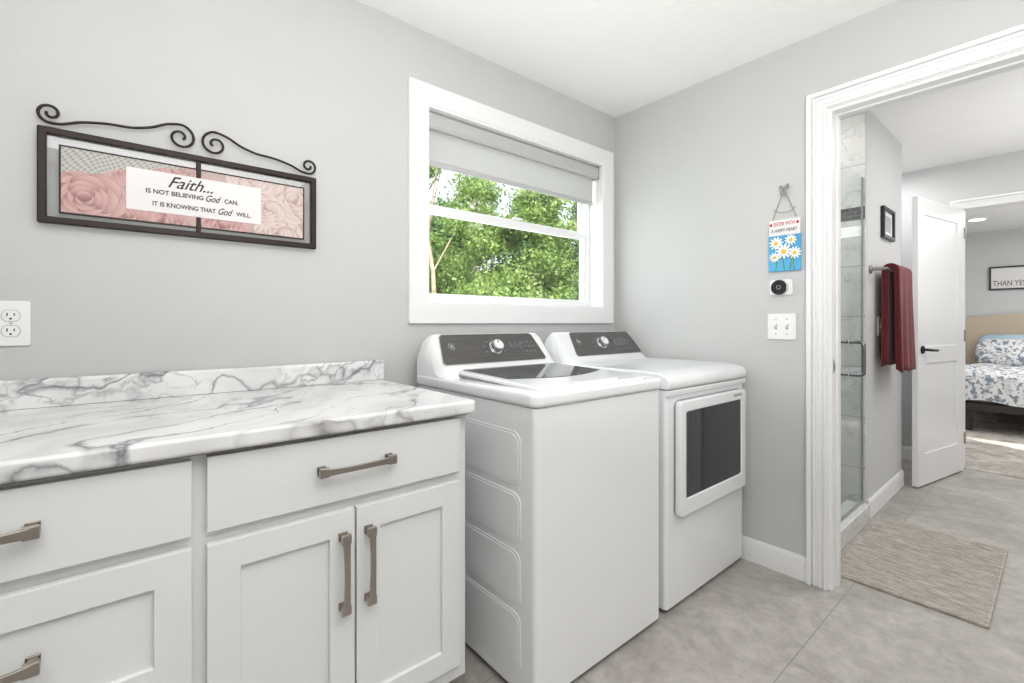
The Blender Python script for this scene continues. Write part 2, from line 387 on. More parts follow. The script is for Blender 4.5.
# ---------------------------------------------------------------- window
e = empty('window_1', (-0.05,-0.73,1.68))
oy0, oy1, oz0, oz1 = -1.420, -0.036, 1.158, 2.207
ring('casing', rc(oy0,oz0,oy1,oz1), rc(wy0+.003,wz0+.003,wy1-.003,wz1-.003), 0.0, 0.018, M_trim, e, bevel=0.002)
ring('jamb', rc(wy0,wz0,wy1,wz1), rc(wy0+.013,wz0+.013,wy1-.013,wz1-.013), -0.16, 0.014, M_trim, e, bevel=0.001)
g0 = 0.0135
def sash(nm, x0, x1, y0, y1, z0, z1, w, wb=None, wt=None):
    ring(nm, rc(y0,z0,y1,z1), rc(y0+w,z0+(wb or w),y1-w,z1-(wt or w)), x0, x1, M_vinyl, e, bevel=0.003)
sash('frame', -0.158, -0.085, wy0+g0, wy1-g0, wz0+g0, wz1-g0, 0.020)
sash('lower_sash', -0.125, -0.098, wy0+0.030, wy1-0.030, wz0+0.030, 1.715, 0.026, 0.026, 0.042)
sash('upper_sash', -0.155, -0.128, wy0+0.030, wy1-0.030, 1.680, wz1-0.03, 0.024)
box('glass_lower', (-0.113,wy0+0.05,wz0+0.05), (-0.110,wy1-0.05,1.68), M_glass, e)
box('glass_upper', (-0.143,wy0+0.05,1.70), (-0.140,wy1-0.05,wz1-0.04), M_glass, e)
box('sash_lock', (-0.105,-0.75,1.7155), (-0.085,-0.69,1.727), M_vinyl, e, bevel=0.003)
e = empty('roller_shade', (-0.04,-0.73,2.0))
sy0, sy1 = wy0+0.018, wy1-0.018
prism('cassette', [(-0.075,sy0,2.045), (-0.022,sy0,2.032), (-0.012,sy0,2.045), (-0.010,sy0,2.095), (-0.02,sy0,2.106), (-0.075,sy0,2.106)], (0,sy1-sy0,0), M_valance, e, bevel=0.004)
box('fabric', (-0.052,sy0+0.012,1.90), (-0.050,sy1-0.012,2.06), M_shade, e)
box('bottom_bar', (-0.060,sy0+0.01,1.876), (-0.046,sy1-0.01,1.900), M_valance, e, bevel=0.005)
box('end_cap', (-0.07,sy1-0.004,2.03), (-0.008,sy1+0.002,2.108), M_grayplast, e, bevel=0.003)

# ---------------------------------------------------------------- base cabinet + counter
CY0 = -4.1; CY1 = -1.556
e = empty('base_cabinet', (0.33,-2.8,0.45))
box('carcass', (0.012,CY0,0.10), (0.636,CY1,0.884), M_cab, e, bevel=0.001)
box('toe_kick', (0.012,CY0+0.01,0.0), (0.56,CY1-0.01,0.0995), M_cab, e)
box('build_up_shade', (0.02,CY0+0.002,0.8845), (0.645,CY1+0.004,0.8915), M_cabin, e)  # taupe substrate strip, with the shadow under the top in its colour
XF0, XF1 = 0.637, 0.657
def slab(n, y0, y1, z0, z1):
    box(n, (XF0,y0,z0), (XF1,y1,z1), M_cab, e, bevel=0.0025, segs=3)
def shaker(n, y0, y1, z0, z1, w=0.062):
    box(n+'_panel', (XF0,y0+w-0.01,z0+w-0.01), (XF1-0.010,y1-w+0.01,z1-w+0.01), M_cab, e)
    ring(n+'_frame', rc(y0,z0,y1,z1), rc(y0+w,z0+w,y1-w,z1-w), XF0, XF1, M_cab, e, bevel=0.0018)
slab('drawer_right', -2.216, -1.587, 0.722, 0.880)
slab('drawer_left', -2.862, -2.242, 0.722, 0.878)
slab('drawer_far', -3.50, -2.89, 0.722, 0.878)
shaker('door_l', -2.216, -1.9035, 0.150, 0.695); shaker('door_r', -1.8985, -1.587, 0.150, 0.695)
shaker('deep_drawer', -2.862, -2.242, 0.420, 0.698, 0.062); shaker('deep_drawer_low', -2.862, -2.242, 0.15, 0.395, 0.062)
shaker('door_far', -3.50, -2.89, 0.15, 0.695)
def pull(n, c, vert):
    L = 0.095; X = XF1
    M = Matrix(((0,0,1,X), (0,1,0,c[0]), (1,0,0,c[1]), (0,0,0,1))) if vert else Matrix(((0,0,1,X), (1,0,0,c[0]), (0,1,0,c[1]), (0,0,0,1)))
    bm = bmesh.new(); ring_ = []; N = 24
    for i in range(N+1):
        s = -1+2*i/N; x = s*L
        zc = 0.026+0.007*(1-s*s); hw = 0.0068+0.0032*abs(s)**3; ht = 0.0038
        ring_.append([bm.verts.new((x, sy*hw, zc+sz*ht)) for sy, sz in ((-1,-1), (1,-1), (1,1), (-1,1))])
    for i in range(N):
        for j in range(4): bm.faces.new((ring_[i][j], ring_[i][(j+1) % 4], ring_[i+1][(j+1) % 4], ring_[i+1][j]))
    bm.faces.new(ring_[0]); bm.faces.new(ring_[-1][::-1])
    finish(n+'_bar', bm, M_nickel, e, bevel=0.0012, M=M, angle=50)
    for k_, s in (('a', -1), ('b', 1)):
        x = s*(L-0.009)
        prism(n+'_post_'+k_, [(x-0.011, -0.0112, 0.020), (x+0.011, -0.0112, 0.020), (x+0.011, 0.0112, 0.020), (x-0.011, 0.0112, 0.020)], (0,0,0.0108), M_nickel, e, bevel=0.0012, M=M)
        prism(n+'_foot_'+k_, [(x-0.0065, -0.008, 0.0), (x+0.0065, -0.008, 0.0), (x+0.0065, 0.008, 0.0), (x-0.0065, 0.008, 0.0)], (0,0,0.024), M_nickel, e, bevel=0.0012, M=M)
        prism(n+'_base_'+k_, [(x-0.010, -0.011, 0.0), (x+0.010, -0.011, 0.0), (x+0.010, 0.011, 0.0), (x-0.010, 0.011, 0.0)], (0,0,0.005), M_nickel, e, bevel=0.0012, M=M)
pull('pull_drawer_right', (-1.900,0.806), False); pull('pull_drawer_left', (-2.555,0.806), False)
pull('pull_deep', (-2.555,0.575), False); pull('pull_deep_low', (-2.555,0.28), False); pull('pull_far', (-3.195,0.803), False)
pull('pull_door_l', (-1.934,0.548), True); pull('pull_door_r', (-1.869,0.548), True)

e = empty('marble_countertop', (0.33,-2.8,0.93))
r = 0.022; pts = [(0.004,CY0,0.892), (0.677,CY0,0.892)]
for i in range(9):
    a = math.radians(90*i/8); pts.append((0.677-r+r*math.cos(a), -1.538-r+r*math.sin(a), 0.892))
pts.append((0.004,-1.538,0.892))
prism('slab', pts, (0,0,0.038), M_marble, e, bevel=0.009, segs=4, angle=50)
bs = [(0.003,0.9305), (0.024,0.9305), (0.024,1.000), (0.021,1.006), (0.015,1.009), (0.003,1.009)]
prism('backsplash', [(p[0],CY0,p[1]) for p in bs], (0,-1.536-CY0,0), M_marble, e, bevel=0.002)

# ---------------------------------------------------------------- washer / dryer
def console(e, y0, y1, ia, ib, x0=0.085):
    prof = [(x0,0.93), (x0,1.085), (x0+0.012,1.105), (x0+0.032,1.113), (x0+0.058,1.112), (x0+0.075,1.100),
            (x0+0.155,0.992), (x0+0.185,0.968), (x0+0.25,0.952), (x0+0.25,0.93)]
    bm = bmesh.new(); rings = []; N = 40
    for i in range(N+1):
        s = i/N; y = y0+(y1-y0)*s
        d = min(s, 1-s)*(y1-y0); R_ = 0.06; k_ = 1.0 if d > R_ else math.sqrt(max(0, 1-((R_-d)/R_)**2))
        k_ = 0.45+0.55*k_
        rings.append([bm.verts.new((x0+(p[0]-x0)*(0.86+0.14*k_) if p[1] > 0.94 else p[0], y, 0.94+(p[1]-0.94)*k_ if p[1] > 0.94 else p[1])) for p in prof])
    n = len(prof)
    for i in range(N):
        for j in range(n): bm.faces.new((rings[i][j], rings[i][(j+1) % n], rings[i+1][(j+1) % n], rings[i+1][j]))
    bm.faces.new(rings[0]); bm.faces.new(rings[-1][::-1])
    finish('console_shell', bm, M_appl, e, smooth=True, bevel=0.003, segs=2, angle=40)
    A = Vector((x0+0.073,0,1.1035)); B = Vector((x0+0.157,0,0.9895)); d = (B-A); nrm = Vector((-d.z,0,d.x)).normalized()
    if nrm.x < 0: nrm = -nrm
    ya, yb = y0+ia, y1-ib
    up = -d.normalized()
    O = (A+B)/2
    def FM(y, u, off=0.0):
        p = O+up*u+nrm*off
        return Matrix(((0,up.x,nrm.x,p.x), (1,0,0,y), (0,up.z,nrm.z,p.z), (0,0,0,1)))
    h = d.length; W2 = (yb-ya)/2
    P = [(x, yy, 0) for x, yy in [(-W2-0.016,-h/2+0.016), (-W2-0.006,-h/2+0.004), (W2+0.006,-h/2+0.004), (W2+0.016,-h/2+0.016), (W2-0.008,h/2-0.004), (W2-0.020,h/2+0.006), (-W2+0.020,h/2+0.006), (-W2+0.008,h/2-0.004)]]
    prism('control_panel', P, (0,0,0.004), M_panel, e, bevel=0.0015, M=FM((ya+yb)/2, 0, 0.001), angle=50)
    P2 = [(p[0]*1.012, p[1]*1.04, 0) for p in P]
    prism('panel_bezel', P2, (0,0,0.002), M_silver, e, M=FM((ya+yb)/2, 0, 0.001))
    return FM, ya, yb, nrm
def knob(e, M, r=0.033):
    for nm, rr, a, b, m in (('knob_ring', r, 0.0, 0.008, M_silver), ('knob_body', r*0.8, 0.006, 0.034, M_silver), ('knob_face', r*0.66, 0.0335, 0.0355, M_plast)):
        pts = [(rr*math.cos(t*math.pi/20), rr*math.sin(t*math.pi/20), a) for t in range(40)]
        prism(nm, pts, (0,0,b-a), m, e, bevel=0.002 if nm != 'knob_face' else 0.0, M=M, angle=60)
    prism('knob_pointer', [(-0.002,r*0.2,0.0355), (0.002,r*0.2,0.0355), (0.002,r*0.62,0.0355), (-0.002,r*0.62,0.0355)], (0,0,0.001), M_slot, e, M=M)
def marks(e, FM, yc):
    for j in range(7):
        a = math.radians(200-37*j)
        prism('mark_%d'%j, [(u, w, 0) for u, w in rrect(0, 0, 0.018, 0.002, 0.0008, 2)], (0,0,0.0008), M_grayplast, e, M=FM(yc+0.056*math.cos(a), 0.043*math.sin(a), 0.005))
def badge(e, FM, y):
    prism('badge', [(0.016*math.cos(t*math.pi/16), 0.016*math.sin(t*math.pi/16), 0) for t in range(32)], (0,0,0.002), M_silver, e, M=FM(y, 0.015, 0.005))
    prism('badge_core', [(0.0135*math.cos(t*math.pi/16), 0.0135*math.sin(t*math.pi/16), 0) for t in range(32)], (0,0,0.001), M_panel, e, M=FM(y, 0.015, 0.007))
    text('badge_text', 'G', 0.018, FM(y, 0.015, 0.0085), M_plast, e)
def feet(e, x0, x1, y0, y1):
    for i, (x, y) in enumerate(((x0+.05,y0+.05), (x1-.06,y0+.05), (x0+.05,y1-.05), (x1-.06,y1-.05))):
        cyl('foot_%d'%i, (x,y,0.0125), (0,0,1), 0.022, 0.025, M_dkplast, e)

WY0, WY1, WX0, WX1 = -1.418, -0.760, 0.080, 0.800
e = empty('washing_machine', (0.45,-1.09,0.5))
feet(e, WX0, WX1, WY0, WY1)
pts = [(x, y, 0.022) for x, y in rrect((WX0+WX1)/2, (WY0+WY1)/2, WX1-WX0, WY1-WY0, 0.016, 4)]
prism('cabinet_body', pts, (0,0,0.883), M_appl, e, bevel=0.004, segs=2, angle=60)
for i, (z0, z1) in enumerate(((0.655,0.825), (0.475,0.635), (0.285,0.455), (0.085,0.265))):
    for j, (g, th) in enumerate(((0.0, 0.0022), (0.009, 0.0034))):
        q = rrect(0.425, (z0+z1)/2, 0.62-2*g, z1-z0-2*g, 0.035, 6)
        prism('side_emboss_%d_%d'%(i, j), [(a, WY0-th, b) for a, b in q], (0,0.005,0), M_appl, e, bevel=0.0012, segs=3, angle=50)
q = rrect((WX0+WX1)/2+0.001, (WY0+WY1)/2, WX1-WX0+0.022, WY1-WY0+0.020, 0.034, 8)
prism('top_deck', [(a, b, 0.906) for a, b in q], (0,0,0.044), M_appl, e, bevel=0.014, segs=4, angle=50)
def slope(x): return 0.972 - (x-0.30)*0.036
lx0, lx1, ly0, ly1 = 0.285, 0.792, WY0+0.048, WY1-0.048
def lidprism(nm, q, th, mat, zoff, bev):
    bm = bmesh.new()
    a = [bm.verts.new((x, y, slope(x)+zoff)) for x, y in q]; b = [bm.verts.new((x, y, slope(x)+zoff+th)) for x, y in q]
    bm.faces.new(a); bm.faces.new(b[::-1]); n = len(q)
    for i in range(n): bm.faces.new((a[i], b[i], b[(i+1) % n], a[(i+1) % n]))
    return finish(nm, bm, mat, e, bevel=bev, segs=3, angle=50)
q = rrect((lx0+lx1)/2, (ly0+ly1)/2, lx1-lx0, ly1-ly0, 0.05, 8)
lidprism('lid_gasket', rrect((lx0+lx1)/2, (ly0+ly1)/2, lx1-lx0+0.004, ly1-ly0+0.004, 0.05, 8), 0.006, M_grayplast, -0.018, 0.0)
lidprism('lid', q, 0.016, M_appl, -0.012, 0.006)
q = [(0.300,ly0+0.035), (0.300,ly1-0.035)]
for i in range(13):
    t = i/12; y = ly1-0.035+(ly0-ly1+0.07)*t
    q.append((0.57+0.060*math.sin(math.pi*t), y))
lidprism('lid_glass', q, 0.002, M_lidglass, 0.0042, 0.0)
box('lid_hinge_bar', (0.268,ly0+0.05,0.955), (0.292,ly1-0.05,0.976), M_dkplast, e, bevel=0.004)
q = rrect(0.755, -1.09, 0.030, 0.22, 0.012, 5); lidprism('lid_handle', q, 0.007, M_appl, 0.002, 0.003)
FM, ya, yb, nrm = console(e, WY0-0.004, WY1-0.004, 0.052, 0.084)
knob(e, FM(-1.105, 0.0, 0.004)); badge(e, FM, ya+0.045); marks(e, FM, -1.105)
prism('display', [(a, b, 0) for a, b in rrect(0, 0, 0.07, 0.045, 0.006)], (0,0,0.0015), M_disp, e, M=FM(-0.985, 0.012, 0.005))
for i in range(3):
    for j in range(3):
        prism('btn_%d_%d'%(i, j), [(a, b, 0) for a, b in rrect(0, 0, 0.012, 0.004, 0.0018, 3)], (0,0,0.0012), M_grayplast, e, M=FM(-0.932+0.026*i, 0.030-0.026*j, 0.005))

DY0, DY1, DX1 = -0.712, -0.032, 0.795
e = empty('clothes_dryer', (0.45,-0.37,0.5))
feet(e, WX0, DX1, DY0, DY1)
pts = [(x, y, 0.022) for x, y in rrect((WX0+DX1)/2, (DY0+DY1)/2, DX1-WX0, DY1-DY0, 0.016, 4)]
prism('cabinet_body', pts, (0,0,0.870), M_appl, e, bevel=0.004, segs=2, angle=60)
tp = [(WX0,0.895), (DX1+0.008,0.895), (DX1+0.016,0.905), (DX1+0.016,0.925), (DX1+0.004,0.945), (DX1-0.03,0.957), (DX1-0.09,0.962), (WX0,0.962)]
prism('top_panel', [(a, DY0-0.003, b) for a, b in tp], (0,DY1-DY0+0.006,0), M_appl, e, bevel=0.009, segs=4, angle=30)
fp = [(DX1-0.01,0.865), (DX1+0.010,0.868), (DX1+0.014,0.892), (DX1-0.01,0.893)]
prism('front_fascia', [(a, DY0+0.002, b) for a, b in fp], (0,DY1-DY0-0.004,0), M_appl, e, bevel=0.004)
dy0, dy1, dz0, dz1 = -0.655, -0.070, 0.382, 0.846
yc, zc = (dy0+dy1)/2, (dz0+dz1)/2
out = rrect(yc, zc, dy1-dy0, dz1-dz0, 0.018, 5); inn = rrect(yc, zc+0.012, dy1-dy0-0.090, dz1-dz0-0.115, 0.012, 5)
ring('door_frame', out, inn, DX1+0.003, DX1+0.030, M_appl, e, bevel=0.007, segs=3)
ring('door_seam', rrect(yc, zc, dy1-dy0+0.006, dz1-dz0+0.006, 0.034, 5), rrect(yc, zc, dy1-dy0-0.03, dz1-dz0-0.03, 0.02, 5), DX1-0.002, DX1+0.0025, M_grayplast, e, bevel=0)
prism('door_glass', [(DX1+0.012, a, b) for a, b in rrect(yc, zc+0.012, dy1-dy0-0.08, dz1-dz0-0.10, 0.012, 5)], (0.012,0,0), M_dglass, e)
box('brand_plate', (DX1+0.0298,-0.20,0.820), (DX1+0.0306,-0.12,0.830), M_silver, e)
FM, ya, yb, nrm = console(e, DY0+0.004, DY1-0.004, 0.112, 0.052)
knob(e, FM(-0.385, 0.0, 0.004)); badge(e, FM, ya+0.040); marks(e, FM, -0.385)
prism('display', [(a, b, 0) for a, b in rrect(0, 0, 0.12, 0.055, 0.006)], (0,0,0.0015), M_disp, e, M=FM(-0.225, 0.008, 0.005))
for i in range(5):
    prism('btn_%d'%i, [(a, b, 0) for a, b in rrect(0, 0, 0.012, 0.004, 0.0018, 3)], (0,0,0.0012), M_grayplast, e, M=FM(-0.28+0.034*i, -0.038, 0.005))

# ---------------------------------------------------------------- faith wall sign
e = empty('faith_wall_sign', (0.015,-2.166,1.565))
Y0, Y1, Z0, Z1 = -2.529, -1.803, 1.434, 1.696; w = 0.018
ring('frame', rc(Y0,Z0,Y1,Z1), rc(Y0+w,Z0+w,Y1-w,Z1-w), 0.004, 0.026, M_iron, e, bevel=0.003)
box('glass_plate', (0.009,Y0+w-.002,Z0+w-.002), (0.011,Y1-w+.002,Z1-w+.002), M_picglass, e)
# printed rose artwork as a finely coloured sheet
GY, GZ = 560, 162; ay0, ay1, az0, az1 = -2.484, -1.846, 1.468, 1.652
yy, zz = np.meshgrid(np.linspace(ay0, ay1, GY), np.linspace(az0, az1, GZ), indexing='ij')
L3 = lambda c: np.array(lin(c)[:3])
img = np.zeros((GY, GZ, 3)); img[:] = L3((196,164,156))
U = (yy-ay0)/(ay1-ay0); V = (zz-az0)/(az1-az0)
rs = np.random.RandomState(3)
lowf = 0.5+0.5*np.sin(yy*31+np.sin(zz*40)*1.5)*np.cos(zz*37+np.sin(yy*23))
img = img*(0.86+0.2*lowf[...,None])
def rose(cy, cz, R, dark, mid, light, rot):
    global img
    d = np.hypot(yy-cy, zz-cz)
    for ringi, (rr, n, pr) in enumerate(((0.62,7,0.44), (0.46,6,0.38), (0.31,5,0.31), (0.18,4,0.24), (0.07,3,0.16))):
        for j in range(n):
            a = rot+ringi*0.55+j*2*math.pi/n+rs.uniform(-.15,.15)
            py, pz = cy+R*rr*math.cos(a), cz+R*rr*math.sin(a)*0.9
            ra, rb = R*pr*rs.uniform(.9,1.1), R*pr*1.25
            u = (yy-py)*math.cos(a)+(zz-pz)*math.sin(a); v_ = -(yy-py)*math.sin(a)+(zz-pz)*math.cos(a)
            q = (u/ra)**2+(v_/rb)**2+0.06*np.sin(v_/rb*5+j)
            m = q < 1
            s = np.clip((u/ra+1)/2, 0, 1)   # 0 inner, 1 outer rim
            col = L3(dark)+(L3(mid)-L3(dark))*np.clip(s*1.5, 0, 1)[...,None]
            col = col+(L3(light)-col)*np.clip((s-0.55)*1.9, 0, 1)[...,None]
            col = col*np.where(q > 0.88, 0.80, 1.0)[...,None]
            img = np.where(m[...,None], col, img)
P_ = ((128,78,78), (182,128,124), (212,168,160)); Q_ = ((164,132,126), (200,172,164), (222,204,196))
for c_ in ((-1.93,1.475,0.075,0.2,Q_), (-2.02,1.66,0.07,1.0,Q_), (-1.875,1.60,0.085,2.0,Q_), (-1.97,1.56,0.06,0.5,Q_), (-2.10,1.48,0.07,1.2,P_),
           (-2.22,1.65,0.075,0.4,P_), (-2.26,1.475,0.075,2.2,P_), (-2.35,1.48,0.07,0.9,P_), (-2.33,1.60,0.05,0.3,P_), (-2.435,1.515,0.085,1.7,P_)):
    rose(c_[0], c_[1], c_[2], *c_[4], c_[3])
lace = 0.5+0.5*np.sin(yy*420+3*np.sin(zz*60))*np.sin(zz*400+3*np.sin(yy*50))
lace_c = L3((138,136,128))+(L3((186,184,176))-L3((138,136,128)))*np.clip(lace*1.4,0,1)[...,None]
mk_ = (V > 0.60+0.9*np.clip(U-0.02,0,1)**1.0+0.03*np.sin(U*40)) & (U < 0.42)
img = np.where(mk_[...,None], lace_c, img)
mk2_ = (V > 0.70) & (U > 0.42) & (U < 0.62)
img = np.where(mk2_[...,None], img*0.75+lace_c*0.25, img)
gray = img.mean(axis=2, keepdims=True); img = img*0.82+gray*0.18
me = bpy.data.meshes.new('print')
co_ = np.stack([np.full(GY*GZ, 0.0145), yy.ravel(), zz.ravel()], axis=1)
I = np.arange(GY*GZ).reshape(GY, GZ)
F4 = np.stack([I[:-1,:-1], I[1:,:-1], I[1:,1:], I[:-1,1:]], axis=-1).reshape(-1,4)
me.from_pydata(co_.tolist(), [], F4.tolist())
ca = me.color_attributes.new('art', 'FLOAT_COLOR', 'POINT')
ca.data.foreach_set('color', np.concatenate([np.clip(img,0,1).reshape(-1,3), np.ones((GY*GZ,1))], axis=1).astype(np.float32).ravel())
me.materials.append(M_rose); o = bpy.data.objects.new('print', me); COL.objects.link(o); par(o, e)
box('print_backing', (0.0115,ay0,az0), (0.0142,ay1,az1), M_cream, e)
ring('inner_edge', rc(-2.487,1.465,-1.843,1.655), rc(-2.483,1.469,-1.847,1.651), 0.0112, 0.0165, M_iron, e, bevel=0.0005)
for n_, z0, z1 in (('lo', Z0+w, 1.499), ('hi', 1.626, Z1-w)):
    box('bar_'+n_, (0.0115,-2.171,z0), (0.022,-2.159,z1), M_iron, e, bevel=0.002)
box('label', (0.0145,-2.344,1.500), (0.0165,-1.985,1.625), M_cream, e)
LX = 0.0169; B_ = 0.0004
text('t1', 'Faith...', 0.050, WL((LX,-2.185,1.597)), M_text, e, shear=0.5, width=0.118, bold=B_)
text('t2a', 'IS NOT BELIEVING', 0.019, WL((LX,-2.225,1.562)), M_text, e, width=0.146, bold=B_)
text('t2b', 'God', 0.030, WL((LX,-2.124,1.563)), M_text, e, shear=0.5, width=0.042, bold=B_)
text('t2c', 'CAN.', 0.019, WL((LX,-2.074,1.562)), M_text, e, width=0.040, bold=B_)
text('t3a', 'IT IS KNOWING THAT', 0.019, WL((LX,-2.200,1.525)), M_text, e, width=0.164, bold=B_)
text('t3b', 'God', 0.030, WL((LX,-2.090,1.526)), M_text, e, shear=0.5, width=0.042, bold=B_)
text('t3c', 'WILL.', 0.019, WL((LX,-2.038,1.525)), M_text, e, width=0.044, bold=B_)
def catmull(P, n=14):
    P = [Vector(p) for p in P]; P = [P[0]*2-P[1]]+P+[P[-1]*2-P[-2]]; out = []
    for i in range(1, len(P)-2):
        p0, p1, p2, p3 = P[i-1:i+3]
        for j in range(n):
            t = j/n
            out.append(0.5*((2*p1)+(-p0+p2)*t+(2*p0-5*p1+4*p2-p3)*t*t+(-p0+3*p1-3*p2+p3)*t**3))
    out.append(P[-2]); return out
for sgn, nm in ((-1, 'l'), (1, 'r')):
    P = []
    for i in range(16):
        a = math.radians(90+33*(15-i)); rr = 0.008+0.0021*i
        P.append((0.046+rr*math.cos(a), 1.745+rr*math.sin(a)))
    P += [(0.082,1.776), (0.118,1.757), (0.165,1.743), (0.22,1.739), (0.275,1.728), (0.315,1.712)]
    for i in range(13):
        a = math.radians(-80+38*i); rr = 0.027-0.0017*i
        P.append((0.338+rr*math.cos(a), 1.737+rr*math.sin(a)))
    P3 = [(0.015, -2.166+sgn*p[0], p[1]) for p in P]
    tube('scroll_'+nm, catmull(P3, 6), 0.0038, M_iron, e)

# ---------------------------------------------------------------- outlet and switches
e = empty('wall_outlet', (0.003,-2.579,1.158))
prism('plate', [(a, b, 0) for a, b in rrect(0, 0, 0.074, 0.12, 0.005)], (0,0,0.006), M_plast, e, bevel=0.002, M=WL((0.001,-2.579,1.159)))
for j, s in enumerate((-1, 1)):
    pts = [(a, max(-0.0145, min(0.0145, b)), 0) for a, b in [(0.017*math.cos(t*math.pi/16), 0.0175*math.sin(t*math.pi/16)) for t in range(32)]]
    prism('face_%d'%j, pts, (0,0,0.003), M_plast, e, bevel=0.0008, M=WL((0.0065,-2.579,1.159+s*0.0205)), angle=60)
    prism('face_edge_%d'%j, [(p[0]*1.07, p[1]*1.07, 0) for p in pts], (0,0,0.0004), M_grayplast, e, M=WL((0.007,-2.579,1.159+s*0.0205)))
    for d, h in ((-0.0065, 0.009), (0.0065, 0.007)):
        box('slot_%d_%d'%(j, d > 0), (0.0095,-2.579+d-0.0012,1.162+s*0.0205-h/2), (0.0099,-2.579+d+0.0012,1.162+s*0.0205+h/2), M_slot, e)
    cyl('ground_%d'%j, (0.0096,-2.579,1.151+s*0.0205), (1,0,0), 0.0026, 0.0008, M_slot, e)
cyl('screw', (0.0075,-2.579,1.159), (1,0,0), 0.003, 0.002, M_silver, e)
e = empty('double_light_switch', (0.957,-0.003,1.143))
prism('plate', [(a, b, 0) for a, b in rrect(0, 0, 0.122, 0.12, 0.005)], (0,0,0.006), M_plast, e, bevel=0.002, M=WB((0.957,-0.001,1.143)))
for j, s in enumerate((-0.0235, 0.0235)):
    box('slot_%d'%j, (0.957+s-0.0055,-0.0076,1.131), (0.957+s+0.0055,-0.0068,1.155), M_cabin, e)
    prism('toggle_%d'%j, [(0.957+s-0.0042,-0.007,1.135), (0.957+s-0.0042,-0.007,1.150), (0.957+s-0.0042,-0.018,1.156), (0.957+s-0.0042,-0.020,1.149)], (0.0084,0,0), M_plast, e, bevel=0.001)
    for q_ in (-0.034, 0.034): cyl('screw_%d_%d'%(j, q_ > 0), (0.957+s,-0.0072,1.143+q_), (0,1,0), 0.0028, 0.0012, M_silver, e)
e = empty('thermostat', (0.953,-0.01,1.325))
prism('back_plate', [(a, b, 0) for a, b in rrect(0, 0, 0.098, 0.072, 0.012)], (0,0,0.008), M_plast, e, bevel=0.003, M=WB((0.955,-0.001,1.325)))
cyl('ring', (0.953,-0.016,1.325), (0,1,0), 0.036, 0.016, M_silver, e, bevel=0.003)
cyl('dial_face', (0.953,-0.026,1.325), (0,1,0), 0.034, 0.006, M_black, e, bevel=0.002)
cyl('lens', (0.953,-0.0295,1.325), (0,1,0), 0.010, 0.002, M_silver, e)
cyl('lens_glass', (0.953,-0.0305,1.325), (0,1,0), 0.007, 0.002, M_black, e)

# ---------------------------------------------------------------- daisy plaque
e = empty('daisy_wall_plaque', (0.965,-0.01,1.52))
px0, px1, pz0, pz1 = 0.903, 1.040, 1.400, 1.640; po = 0.010
box('tile', (px0,-0.014,pz0), (px1,-0.004,pz1-0.074), M_blue, e, bevel=0.003)
box('banner', (px0+0.002,-0.016,pz1-0.075), (px1-0.002,-0.005,pz1), M_cream, e, bevel=0.003)
text('b1', 'ENTER WITH', 0.024, WB(((px0+px1)/2,-0.0165,pz1-0.022)), M_red, e, width=0.088)
text('b2', 'A HAPPY HEART', 0.022, WB(((px0+px1)/2,-0.0165,pz1-0.052)), M_text, e, width=0.110)
for i, x in enumerate((px0+0.012, px1-0.012)):
    cyl('heart_%d'%i, (x,-0.017,pz1-0.022), (0,1,0), 0.006, 0.002, M_red, e)
def daisy(nm, x, z, r, rot, y=-0.018):
    bm = bmesh.new()
    for i in range(11):
        a = rot+i*2*math.pi/11
        rr = bmesh.ops.create_uvsphere(bm, u_segments=10, v_segments=6, radius=1.0)
        M = Matrix.Translation((math.cos(a)*r*0.62, math.sin(a)*r*0.62, 0)) @ Matrix.Rotation(a, 4, 'Z') @ Matrix.Rotation(0.12, 4, 'X') @ Matrix.Diagonal((r*0.42, r*0.15, 0.0025, 1))
        for v in rr['verts']: v.co = M @ v.co
    finish(nm+'_petals', bm, M_petal, e, smooth=True, M=WB((x,y,z)))
    bm = bmesh.new(); bmesh.ops.create_uvsphere(bm, u_segments=16, v_segments=10, radius=r*0.27)
    finish(nm+'_eye', bm, M_yel, e, smooth=True, M=WB((x,y-0.002,z)) @ Matrix.Diagonal((1,1,0.6,1)))
for i, (x, z, r_, rt) in enumerate(((0.928,1.530,0.031,0.1), (0.990,1.540,0.026,0.4), (0.962,1.490,0.036,0.2), (1.006,1.480,0.028,0.7), (0.922,1.465,0.024,0.3))):
    daisy('daisy_%d'%i, x+po, z, r_, rt, -0.017-0.002*(i % 3))
for i, (x, s) in enumerate(((0.925,1), (0.962,-1), (0.985,1), (1.004,-1))):
    tube('stem_%d'%i, [(x+po+0.006*s*math.sin(t/8*2), -0.0155, 1.405+0.085*t/8) for t in range(9)], 0.0022, M_grass, e)
hx = 0.971
cyl('hook', (hx,-0.012,1.785), (0,1,0), 0.004, 0.024, M_silver, e)
tube('wire_bow', catmull([(hx+a, -0.016, 1.782+b) for a, b in ((0.0,0.0), (-0.016,0.012), (-0.012,-0.004), (0.0,0.0), (0.016,0.016), (0.018,-0.002), (0.0,0.0), (-0.012,-0.022), (0.008,-0.03), (0.0,0.0))], 6), 0.0036, M_grayplast, e)
tube('cord_l', [(hx,-0.012,1.78), (px0+0.015,-0.010,pz1-0.004)], 0.0020, M_str, e)
tube('cord_r', [(hx,-0.012,1.78), (px1-0.015,-0.010,pz1-0.004)], 0.0020, M_str, e)
tube('cord_mid', catmull([(px0+0.02,-0.012,pz1+0.05), (hx-0.02,-0.012,1.675), (hx+0.024,-0.012,1.672), (px1-0.022,-0.012,pz1+0.05)], 6), 0.0016, M_silver, e)

